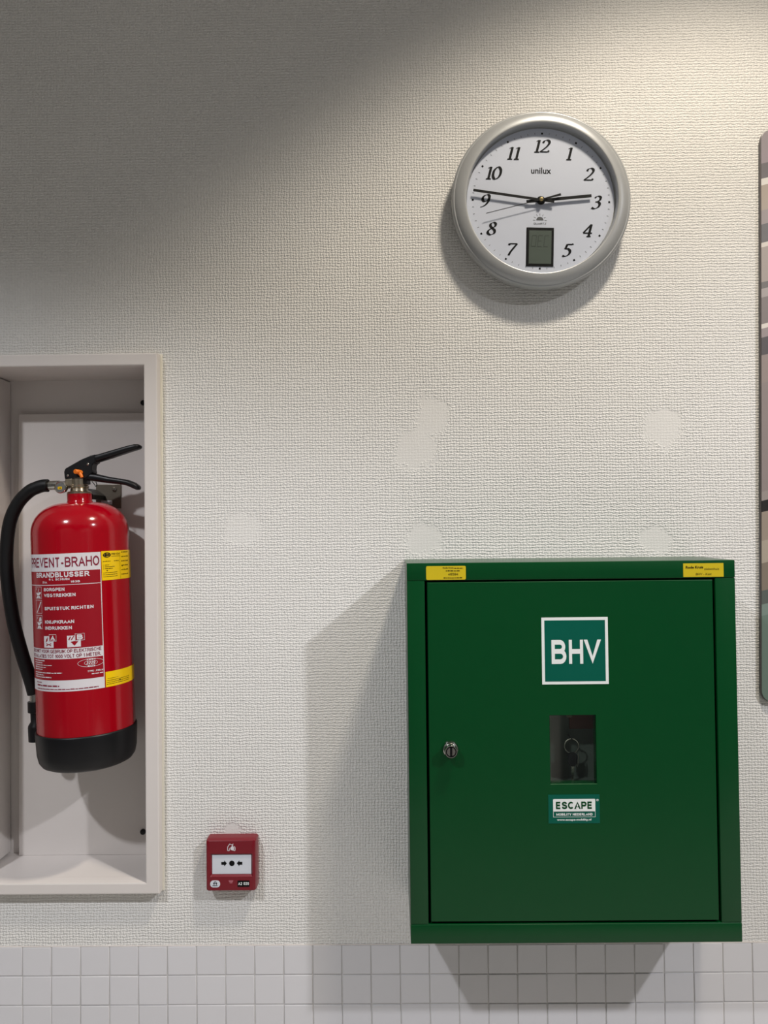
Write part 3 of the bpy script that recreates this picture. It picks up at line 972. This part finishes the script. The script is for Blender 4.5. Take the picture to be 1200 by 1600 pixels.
mb = MB()
fx, fz0, fz1 = 0.0412, mz - 0.0422, mz + 0.0420
wx0, wz1 = m2(285, 520)
wx1, wz0 = m2(852, 797)
e = 0.0022
outer = [rr3(-0.0428, 0.0428, mz - 0.0434, mz + 0.0440, 0.004, 0.0), rr3(-0.0428, 0.0428, mz - 0.0434, mz + 0.0440, 0.004, -0.015),
         rr3(-0.0426, 0.0426, mz - 0.0432, mz + 0.0436, 0.004, -0.0190), rr3(-fx, fx, fz0, fz1, 0.003, -0.0233), rr3(-fx + .0012, fx - .0012, fz0 + .0012, fz1 - .0012, 0.003, -0.0240),
         rr3(wx0 - e, wx1 + e, wz0 - 0.0035, wz1 + e, 0.0012, -0.0240), rr3(wx0, wx1, wz0, wz1, 0.0006, -0.0204)]
mb.loft(outer)
body = mb.build('alarm_body', MT['alarm_red'], MC, smooth=True, angle=25)
pn = MB().box(wx0 + .0002, wx1 - .0002, -0.0213, -0.0205, wz0 + .0002, wz1 - .0002).build('press_panel', MT['alarm_white'], MC)
pm = MB()
poly(pm, circle(*m2(570, 645), 39 * U, 28))
for sx in (1, -1):
    c0 = m2(458 if sx > 0 else 680, 645)
    P = [(-40, -20), (2, -20), (2, -42), (40, 0), (2, 42), (2, 20), (-40, 20)]
    poly(pm, [(c0[0] + sx * p[0] * U, c0[1] + p[1] * U) for p in P])
pm.v = [(p[0], -0.0216, p[2]) for p in pm.v]
pm.build('press_symbol', MT['ink'], pn)
FY = -0.02425
hs = MB()                                    # burning house
hpts = [m2(*p) for p in ((540, 455), (515, 455), (515, 405), (545, 360), (575, 375), (595, 360))]
for a, b in zip(hpts[:-1], hpts[1:]):
    line(hs, a, b, 9 * U)
for a, b in (((540, 455), (548, 415)), ((608, 395), (622, 410)), ((622, 410), (622, 455)), ((622, 455), (600, 455))):
    line(hs, m2(*a), m2(*b), 9 * U)
poly(hs, [m2(*p) for p in ((562, 445), (555, 415), (575, 392), (598, 352), (592, 390), (608, 415), (604, 450), (590, 455))])
hs.v = [(p[0], FY, p[2]) for p in hs.v]
hs.build('house_symbol', MT['label_white'], MC)
st = MB()
x0, z1 = m2(262, 877)
x1, z0 = m2(405, 975)
st.prism(rrect(x0, x1, z0, z1, (z1 - z0) * 0.47), -0.0240, -0.0245)
st = st.build('oval_sticker', MT['alarm_white'], MC)
sk = MB()
for a, b in (((318, 940), (318, 905)), ((318, 905), (335, 890)), ((335, 890), (352, 905)), ((352, 905), (352, 940)), ((305, 918), (365, 918))):
    line(sk, m2(*a), m2(*b), 9 * U)
x0, z1 = m2(295, 945)
x1, z0 = m2(368, 955)
rect(sk, x0, x1, z0, z1)
sk.v = [(p[0], -0.0247, p[2]) for p in sk.v]
sk.build('sticker_mark', MT['ink'], st)
x0, z1 = m2(655, 882)
x1, z0 = m2(825, 967)
nl = MB().box(x0, x1, -0.0246, -0.0240, z0, z1).build('number_label', MT['ink'], MC)
nt_ = MB()
x0, z1 = m2(665, 900)
x1, z0 = m2(818, 942)
text(nt_, 'A2 020', x0, x1, z0, z1, bold=0.025, y=-0.0249)
nt_.build('number_lettering', MT['sign_white'], nl)
em = MB()
for (a, b, c_) in ((528, 592, 882), (532, 588, 895), (540, 580, 912)):
    p, q_ = m2(a, c_), m2(b, c_)
    line(em, p, q_, 8 * U)
em.v = [(p[0], FY, p[2]) for p in em.v]
em.build('embossed_mark', MT['alarm_mark'], MC)

# ------------------------------------------------------------------ green cabinet
CX0, CX1, CZ0, CZ1, CD = 0.0652, 0.5655, 0.0835, 0.6595, 0.156
GC = empty('emergency_cabinet', ((CX0 + CX1) / 2, 0.0, CZ0))
tag(GC, 'dark green steel emergency cabinet with a white lettered sign and small window', 'cabinet')
L = GC.location
t = 0.0018
sh5 = MB()
sh5.box(CX0, CX0 + t, -CD + .010, 0, CZ0, CZ1).box(CX1 - t, CX1, -CD + .010, 0, CZ0, CZ1)
sh5.box(CX0 + t, CX1 - t, -CD + .010, 0, CZ0, CZ0 + t).box(CX0 + t, CX1 - t, -CD + .010, 0, CZ1 - t, CZ1).box(CX0 + t, CX1 - t, -t, 0, CZ0 + t, CZ1 - t)
off(sh5).build('cabinet_shell', MT['green'], GC)
JB, JT, SL, SR = 0.1125, 0.6325, 0.0925, 0.5350
off(MB().box(CX0, CX1, -CD, -CD + .010, CZ0, JB)).build('bottom_rail', MT['green'], GC, bevel=0.0013, segs=3)
off(MB().box(CX0, CX1, -CD, -CD + .010, JT + .0002, CZ1)).build('top_rail', MT['green'], GC, bevel=0.0013, segs=3)
for (a, b) in ((CX0, SL), (SR, CX1)):
    off(MB().box(a + .0002, b, -CD + .0006, -CD + .012, JB + .0003, JT)).build('side_stile', MT['green'], GC, bevel=0.0010, segs=3)
# door with a window opening
DX0, DX1, DZ0, DZ1 = 0.0962, 0.5315, 0.1160, 0.6300
WX0, WX1, WZ0, WZ1 = 0.2803, 0.3503, 0.3222, 0.4258
DY = -CD + 0.0008
mb = MB()


def r4(x0, x1, z0, z1, y):
    return [(x0, y, z0), (x1, y, z0), (x1, y, z1), (x0, y, z1)]


b_ = 0.0012
mb.loft([r4(WX0, WX1, WZ0, WZ1, DY + .016), r4(DX0, DX1, DZ0, DZ1, DY + .016), r4(DX0, DX1, DZ0, DZ1, DY + b_), r4(DX0 + b_ * .35, DX1 - b_ * .35, DZ0 + b_ * .35, DZ1 - b_ * .35, DY + b_ * .35),
         r4(DX0 + b_, DX1 - b_, DZ0 + b_, DZ1 - b_, DY), r4(WX0 - .0006, WX1 + .0006, WZ0 - .0006, WZ1 + .0006, DY), r4(WX0, WX1, WZ0, WZ1, DY + .0008), r4(WX0, WX1, WZ0, WZ1, DY + .016)], False, False)
door = off(mb).build('cabinet_door', MT['green'], GC, smooth=True, angle=20)
off(MB().box(WX0 + .0003, WX1 - .0003, DY + .0028, DY + .0042, WZ0 + .0003, WZ1 - .0003)).build('window_pane', MT['pane'], door)
kb = MB()
ky0, ky1 = DY + .0162, -0.100
kb.box(WX0 - .010, WX1 + .010, ky1, ky1 + .001, WZ0 - .008, WZ1 + .008)
kb.box(WX0 - .011, WX0 - .010, ky0, ky1, WZ0 - .008, WZ1 + .008).box(WX1 + .010, WX1 + .011, ky0, ky1, WZ0 - .008, WZ1 + .008)
kb.box(WX0 - .010, WX1 + .010, ky0, ky1, WZ0 - .009, WZ0 - .008).box(WX0 - .010, WX1 + .010, ky0, ky1, WZ1 + .008, WZ1 + .009)
off(kb).build('key_compartment', MT['inner_dark'], door)
off(MB().box(0.3175, 0.3262, ky1 - .006, ky1 - .0002, 0.4105, 0.4185)).build('door_catch', MT['zinc'], door, bevel=0.0008)
off(MB().tube([(0.3205, ky1 - .0001, 0.3815), (0.3205, ky1 - 0.024, 0.3820), (0.3205, ky1 - 0.027, 0.3845)], 0.0012, 8)).build('key_hook', MT['dark_metal'], door, smooth=True)
off(MB().box(0.322, WX1 + .0095, ky1 - 0.004, ky1 - 0.0003, 0.392, 0.4330)).build('red_card', MT['red_box'], door)
# lock
lx, lz = 0.1286, 0.3770
lk = off(MB().lathe([(0.0128, DY), (0.0128, DY - .0015), (0.0112, DY - .0060), (0.0098, DY - .0066), (0.0094, DY - .0078), (0.0099, DY - .0086), (0.0099, DY - .0165), (0.0092, DY - .0176), (0.0080, DY - .0176),
                     (0.0078, DY - .0158), (0.0, DY - .0158)], 36, 'y', (lx, 0, lz))).build('lock_barrel', MT['chrome'], door, smooth=True)
off(MB().lathe([(0.0078, DY - .0159), (0.0078, DY - .0161), (0.0, DY - .0161)], 28, 'y', (lx, 0, lz)).box(lx - 0.0009, lx + 0.0009, DY - .01775, DY - .0160, lz - 0.0052, lz + 0.0052)).build('lock_gap', MT['ink'], door)
off(MB().prism([(lx + 0.0064 * math.cos(a), lz + 0.0064 * math.sin(a)) for a in [R(105 + 15 * k) for k in range(11)]], DY - .0177, DY - .0162)
    .prism([(lx + 0.0064 * math.cos(a), lz + 0.0064 * math.sin(a)) for a in [R(-75 + 15 * k) for k in range(11)]], DY - .0173, DY - .0162)).build('lock_plug', MT['chrome'], door)
# BHV sign
SY = DY - 0.0006
sg = MB()
sx0, sx1, sz0, sz1 = 0.2698, 0.3708, 0.4730, 0.5746
sgn = off(MB().box(sx0, sx1, SY, DY - .00002, sz0, sz1)).build('door_sign', MT['sign_white'], GC)
rect(sg, sx0 + .0044, sx1 - .0044, sz0 + .0044, sz1 - .0044, SY - .0002)
sg2 = off(sg).build('sign_field', MT['sign_green'], sgn)
sl = MB()
for (ch, a, b) in (('B', 0.2845, 0.3070), ('H', 0.3110, 0.3325), ('V', 0.3350, 0.3586)):
    text(sl, ch, a, b, 0.5040, 0.5405, bold=0.015, y=SY - .0004)
off(sl).build('sign_lettering', MT['sign_white'], sgn)
# maker's sticker
ms = off(MB().box(0.2762, 0.3540, DY - .0004, DY - .00002, 0.2630, 0.3062)).build('door_sticker', MT['sign_green'], GC)
mw = MB()
y = DY - .0006
poly(mw, [p for p in rrect(0.2834, 0.3473, 0.2805, 0.2998, 0.0015)], y)
outline(mw, 0.2834, 0.3473, 0.2724, 0.2810, 0.0005, y)
text(mw, 'MOBILITY NEDERLAND', 0.2880, 0.3430, 0.2748, 0.2784, bold=0.03, y=y - .0001)
text(mw, 'www.escape-mobility.nl', 0.2890, 0.3409, 0.2662, 0.2702, bold=0.03, y=y)
poly(mw, circle(0.3507, 0.2978, 0.0017, 16), y)
off(mw).build('white_print', MT['sign_white'], ms)
mt_ = MB()
text(mt_, 'ESCAPE', 0.2876, 0.3430, 0.2846, 0.2958, bold=0.03, y=y - .0002)
poly(mt_, circle(0.3507, 0.2978, 0.0008, 12), y - .0002)
off(mt_).build('green_lettering', MT['green'], ms)
mk = MB()
poly(mk, [(0.3098, .2925), (0.3122, .2935), (0.3122, .2915)], y - .0004)
poly(mk, [(0.3176, .2848), (0.3198, .2892), (0.3188, .2896), (0.3204, .2925), (0.3212, .2890), (0.3202, .2885), (0.3186, .2846)], y - .0004)
off(mk).build('figure_symbol', MT['sign_white'], ms)
# yellow stickers on the top rail (the square code is left blank)
RY = -CD - 0.0004
s1 = off(MB().prism(rrect(0.0950, 0.1556, 0.6338, 0.6548, 0.002), RY, -CD - .00002)).build('rail_sticker', MT['sticker_yellow'], GC)
s1['label'] = 'yellow inventory sticker numbered 46594'
tt = MB()
text(tt, '46594', 0.1285, 0.1440, 0.6402, 0.6442, bold=0.0, y=RY - .0002)
text(tt, 'Rode Kruis', 0.1205, 0.1370, 0.6508, 0.6532, bold=0.02, y=RY - .0002)
words(tt, 0.1380, 0.1515, 0.6506, 0.0014, 81, RY - .0002, .003)
words(tt, 0.1250, 0.1470, 0.6466, 0.0015, 82, RY - .0002, .003)
words(tt, 0.1215, 0.1500, 0.6360, 0.0013, 83, RY - .0002, .003)
off(tt).build('sticker_lettering', MT['ink'], s1)
s2 = off(MB().prism(rrect(0.4868, 0.5480, 0.6342, 0.6550, 0.0006), RY, -CD - .00002)).build('rail_sticker', MT['sticker_yellow'], GC)
tt = MB()
text(tt, 'Rode Kruis', 0.4905, 0.5170, 0.6470, 0.6510, bold=0.03, y=RY - .0002)
text(tt, 'ziekenhuis', 0.5182, 0.5415, 0.6446, 0.6480, shear=0.2, y=RY - .0002)
text(tt, 'BHV - Kast', 0.5055, 0.5300, 0.6368, 0.6402, shear=0.2, y=RY - .0002)
off(tt).build('sticker_lettering', MT['ink'], s2)

# key hanging behind the pane
KY = -0.122
kk = empty('key', (0.3215, KY, 0.3160))
tag(kk, 'small key with a dark head on a split ring behind the cabinet pane', 'key')


def ko(pts):
    return [(p[0] - 0.3215, p[1] - KY, p[2] - 0.3160) for p in pts]


rp = [(0.3205 + 0.0112 * math.cos(a), KY, 0.3714 + 0.0112 * math.sin(a) - 0.001) for a in [2 * PI * k / 32 for k in range(32)]]
MB().tube(ko(rp), 0.0009, 8, True).build('split_ring', MT['key_steel'], kk, smooth=True)
kx = 0.3218 - 0.3215
MB().prism([(kx - .0070, .0270), (kx - .0070, .0400), (kx - .0040, .0445), (kx + .0040, .0445), (kx + .0078, .0400), (kx + .0070, .0270), (kx + .0030, .0225), (kx - .0030, .0225)], -0.0016, 0.0016).build('key_head', MT['black_plastic'], kk, bevel=0.0008)
MB().tube(ko([(0.3218 + .0085, KY - .001, 0.3160 + .0440), (0.3218 + .0092, KY - .001, 0.3160 + .034), (0.3218 + .0075, KY - .001, 0.3160 + .0225)]), 0.0008, 8).build('key_rim', MT['key_steel'], kk, smooth=True)
MB().prism([(kx - .0022, .0235), (kx + .0022, .0235), (kx + .0022, .0170), (kx + .0012, .0155), (kx + .0022, .0135), (kx + .0010, .0115), (kx + .0020, .0090), (kx + .0008, .0060), (kx + .0012, .0030), (kx - .0004, .0), (kx - .0022, .0020)], -0.0009, 0.0009).build('key_blade', MT['key_steel'], kk)

# ------------------------------------------------------------------ wall clock
CL = empty('wall_clock', (0.3042, -0.012, 1.2704), (0, R(1.8), 0))
CL.scale = (0.992, 1.0, 0.992)
tag(CL, 'round silver wall clock with white dial, black hands and small lcd', 'clock')
FYC = -0.014
bez = [(0.1180, -0.001), (0.1490, -0.001), (0.1524, -0.003), (0.1540, -0.010), (0.1541, -0.0165), (0.1532, -0.0205), (0.1514, -0.0232), (0.1500, -0.0240), (0.1494, -0.0236), (0.1488, -0.0246),
       (0.1465, -0.0282), (0.1430, -0.0318), (0.1390, -0.0345), (0.1350, -0.0361), (0.1318, -0.0367), (0.1304, -0.0364), (0.1298, -0.0354), (0.1294, -0.0300), (0.1286, -0.0130), (0.1180, -0.0110)]
bez = [(r_, h_ if h_ > -0.018 else -0.018 + (h_ + 0.018) * 0.58) for (r_, h_) in bez]
bz = MB()
vs, fs, n = [], [], 128
for (r_, h_) in bez:
    for i in range(n):
        a = 2 * PI * i / n
        vs.append((r_ * math.cos(a), h_, r_ * math.sin(a)))
m_ = len(bez)
for k in range(m_):
    for i in range(n):
        j = (i + 1) % n
        k2 = (k + 1) % m_
        fs.append((k * n + i, k * n + j, k2 * n + j, k2 * n + i))
bz.add(vs, fs)
bz.build('bezel', MT['clock_silver'], CL, smooth=True, angle=40).location = (0.0005, 0, 0.0012)
MB().lathe([(0.120, 0.0118), (0.132, 0.0112), (0.136, 0.006), (0.136, -0.0008), (0.120, -0.0008)], 64, 'y').build('back_case', MT['clock_silver'], CL, smooth=True)
face = MB().lathe([(0.1272, -0.0112), (0.1272, FYC), (0.0, FYC)], 96, 'y').build('dial', MT['clock_face'], CL, smooth=True)
dp = MB()
yp = FYC - 0.0003
DX, DZ = 0.0008, 0.0008
for k in range(60):
    a = 2 * PI * k / 60
    d = Vector((math.sin(a), math.cos(a)))
    o_ = Vector((DX, DZ))
    if k % 5 == 0:
        line(dp, o_ + d * 0.1160, o_ + d * 0.1192, 0.0032, yp)
    else:
        line(dp, o_ + d * 0.1160, o_ + d * 0.1190, 0.0006, yp)
dp.build('minute_track', MT['ink'], face)['kind'] = 'stuff'
GL = {
    '0': [('c', [(0.30, 1.0), (0.08, 0.78), (0.03, 0.5), (0.08, 0.2), (0.28, 0.0), (0.52, 0.2), (0.58, 0.5), (0.52, 0.8)])],
    '1': [('l', [(0.06, 0.88), (0.26, 1.0)]), ('l', [(0.26, 1.0), (0.26, 0.02)]), ('l', [(0.08, 0.015), (0.46, 0.015)])],
    '2': [('s', [(0.08, 0.76), (0.14, 0.92), (0.32, 1.0), (0.50, 0.92), (0.55, 0.74), (0.44, 0.50), (0.22, 0.24), (0.0, 0.04)]), ('l', [(0.0, 0.045), (0.60, 0.045)]), ('l', [(0.60, 0.03), (0.66, 0.16)])],
    '3': [('s', [(0.10, 0.84), (0.20, 0.96), (0.36, 1.0), (0.52, 0.90), (0.50, 0.70), (0.36, 0.57), (0.20, 0.53)]), ('s', [(0.20, 0.53), (0.42, 0.52), (0.56, 0.38), (0.54, 0.18), (0.38, 0.02), (0.18, -0.01), (0.02, 0.07)])],
    '4': [('l', [(0.46, 1.0), (0.0, 0.30)]), ('l', [(0.0, 0.29), (0.66, 0.29)]), ('l', [(0.46, 1.0), (0.46, 0.02)]), ('l', [(0.30, 0.015), (0.62, 0.015)])],
    '5': [('l', [(0.20, 0.96), (0.58, 0.96)]), ('l', [(0.58, 0.95), (0.62, 1.03)]), ('l', [(0.20, 0.97), (0.12, 0.58)]), ('s', [(0.12, 0.58), (0.32, 0.60), (0.50, 0.46), (0.52, 0.25), (0.38, 0.06), (0.18, 0.0), (0.02, 0.05)])],
    '7': [('l', [(0.06, 0.95), (0.62, 0.95)]), ('l', [(0.06, 0.97), (0.03, 0.82)]), ('s', [(0.62, 0.95), (0.42, 0.6), (0.26, 0.28), (0.18, 0.0)])],
    '8': [('c', [(0.30, 1.0), (0.12, 0.88), (0.14, 0.70), (0.30, 0.55), (0.52, 0.36), (0.54, 0.14), (0.30, 0.0), (0.06, 0.14), (0.08, 0.36), (0.30, 0.54), (0.48, 0.70), (0.48, 0.90)])],
    '9': [('c', [(0.32, 1.0), (0.10, 0.86), (0.06, 0.62), (0.22, 0.44), (0.44, 0.52), (0.54, 0.74), (0.48, 0.94)]), ('s', [(0.54, 0.74), (0.54, 0.50), (0.42, 0.22), (0.22, 0.04), (0.04, -0.02)])],
}


def nib(mb, path, org, sc, y, closed=False):
    """broad-nib stroke: slanted italic figures with thick stems and thin hairlines"""
    pts = [Vector((p[0], p[1])) for p in path]
    nv = Vector((math.cos(R(22)), math.sin(R(22)))) * 0.079
    hair = 0.021
    k = len(pts)
    L_, R_ = [], []
    for i, p in enumerate(pts):
        if closed:
            t = pts[(i + 1) % k] - pts[i - 1]
        else:
            t = pts[min(i + 1, k - 1)] - pts[max(i - 1, 0)]
        t.normalize()
        nn = Vector((-t.y, t.x))
        w = max(abs(nv.dot(nn)), 0) + hair
        for (lst, sgn) in ((L_, 1), (R_, -1)):
            q_ = p + nn * w * sgn
            lst.append((org[0] + (q_.x + 0.22 * q_.y) * sc * 1.06, y, org[1] + q_.y * sc))
    vs = L_ + R_
    fs = [(i, (i + 1) % k, k + (i + 1) % k, k + i) for i in range(k if closed else k - 1)]
    mb.add(vs, fs)


def numeral(mb, s, cx, cz, h, y):
    adv = {'1': 0.50, '0': 0.68, '2': 0.66}
    w = sum(adv.get(c, 0.62) for c in s[:-1]) + 0.60 + 0.22
    if s in ('1', '11'):
        w -= 0.1
    x = cx - w * h * 1.06 / 2
    lay = 0
    for c in s:
        for kind, p in GL[c]:
            lay += 1
            if kind == 'l':
                a, b = Vector(p[0]), Vector(p[1])
                pts = [a.lerp(b, t / 3) for t in range(4)]
            else:
                pts = catmull(p, 6, kind == 'c')
            nib(mb, pts, (x, cz - h / 2), h, y - lay * 0.00003, kind == 'c')
        x += adv.get(c, 0.62) * h * 1.06


NUM = {'12': (-0.0008, 0.0927), '1': (0.0478, 0.0803), '2': (0.0815, 0.0448), '3': (0.0949, -0.0036), '4': (0.0806, -0.0529), '5': (0.0459, -0.0876),
       '7': (-0.0501, -0.0877), '8': (-0.0845, -0.0524), '9': (-0.0968, -0.004), '10': (-0.0835, 0.0445), '11': (-0.0484, 0.0796)}
for i, (s, (x, z)) in enumerate(NUM.items()):
    dp = MB()
    numeral(dp, s, x + 0.0018, z + 0.0036, 0.0215, yp)
    dp.build('numeral', MT['ink'], face)
dp = MB()
text(dp, 'unilux', -0.0170, 0.0175, 0.0483, 0.0592, bold=0.015, y=yp)
dp.build('dial_lettering', MT['ink'], face)
sn = MB()
scx, scz = -0.0005, -0.0330
poly(sn, [(scx + 0.0062 * math.cos(PI * k / 16), scz + 0.0062 * math.sin(PI * k / 16)) for k in range(17)], yp)
for k in range(7):
    a = PI * k / 6
    d = Vector((math.cos(a), math.sin(a)))
    line(sn, Vector((scx, scz)) + d * 0.0082, Vector((scx, scz)) + d * 0.0118, 0.0007, yp)
text(sn, 'QUARTZ', -0.0113, 0.0107, -0.0404, -0.0370, y=yp)
sn.build('sun_symbol', MT['grey_print'], face)
lc = MB().box(-0.0232, 0.0240, FYC - 0.0012, FYC - 0.0001, -0.1132, -0.0458).build('lcd_frame', MT['ink'], CL, bevel=0.0004)
MB().box(-0.0188, 0.0198, FYC - 0.0016, FYC - 0.0013, -0.1088, -0.0510).build('lcd_screen', MT['lcd'], lc)
dg_ = MB()


def seg(mb, cx, cz, w, h, which, t, y):
    s_ = {'a': ((-w, h), (w, h)), 'b': ((w, h), (w, 0)), 'c': ((w, 0), (w, -h)), 'd': ((-w, -h), (w, -h)), 'e': ((-w, 0), (-w, -h)), 'f': ((-w, h), (-w, 0)), 'g': ((-w, 0), (w * .6, 0))}
    for k in which:
        a, b = s_[k]
        line(mb, (cx + a[0] + .1 * a[1], cz + a[1]), (cx + b[0] + .1 * b[1], cz + b[1]), t, y)


for i, wh in enumerate(('abcdef', 'adefg', 'adef')):
    seg(dg_, -0.0105 + 0.0108 * i, -0.0695, 0.0036, 0.0095, wh, 0.0014, FYC - .0018)
dg_.build('lcd_digits', MT['lcd_digit'], lc)


def hand(name, tip, tail, w0, w1, y, m, th=0.0006):
    tip, tail = Vector(tip), Vector(tail)
    d = (tip - tail).normalized()
    q_ = Vector((-d.y, d.x))
    return MB().prism([tail + q_ * w0, tail - q_ * w0, tip - q_ * w1, tip + q_ * w1], y, y - th).build(name, m, CL)


hand('hour_hand', (0.0866, 0.0094), (-0.0249, -0.0028), 0.0026, 0.0026, -0.0185, MT['hand_black'])
hand('minute_hand', (-0.1169, 0.0150), (0.0225, -0.0029), 0.0022, 0.0022, -0.0205, MT['hand_black'])
sec = hand('second_hand', (-0.0943, -0.0259), (0.010, 0.0027), 0.0006, 0.0005, -0.0225, MT['hand_black'])
d = Vector((0.0943, 0.0259)).normalized()
q_ = Vector((-d.y, d.x))
MB().prism([d * 0.006 + q_ * .001, d * 0.006 - q_ * .001, d * 0.0345 - q_ * .0020, d * 0.0345 + q_ * .0020], -0.0225, -0.0231).build('counterweight', MT['hand_black'], sec)
MB().lathe([(0.0075, -0.0180), (0.0075, -0.0184)], 24, 'y').build('hand_hub', MT['hand_black'], CL)
MB().lathe([(0.0036, FYC - .0001), (0.0036, -0.0240), (0.0026, -0.0252), (0.0, -0.0256)], 20, 'y').build('centre_cap', MT['brass_cap'], CL, smooth=True)
MB().lathe([(0.1276, -0.0268), (0.1276, -0.0260)], 96, 'y').build('lens', MT['clear'], CL)

# ------------------------------------------------------------------ picture panel at the right edge
PW, PH, PT = 0.70, 0.99, 0.009
PP = empty('wall_picture', (0.6708, 0.0, 0.409), (0, R(1.15), 0))
tag(PP, 'tall rounded photo panel in grey and beige hanging right of the cabinet', 'picture')
pts = rrect(0, PW, 0, PH, 0.020, 8)
ppb = MB().prism(pts, -PT + 0.0012, -0.003)
ppb.build('panel', MT['pic_edge'], PP, bevel=0.001)
pr = MB()
pr.prism(rrect(0.0012, PW - 0.0012, 0.0012, PH - .0012, 0.019, 8), -PT, -PT + 0.0011)
pr.build('print', MT['print'], PP)
for sx in (0.05, PW - 0.05):
    for sz in (0.05, PH - 0.05):
        MB().lathe([(0.008, -0.0030), (0.008, -0.0003)], 16, 'y', (sx, 0, sz)).build('standoff', MT['chrome'], PP)
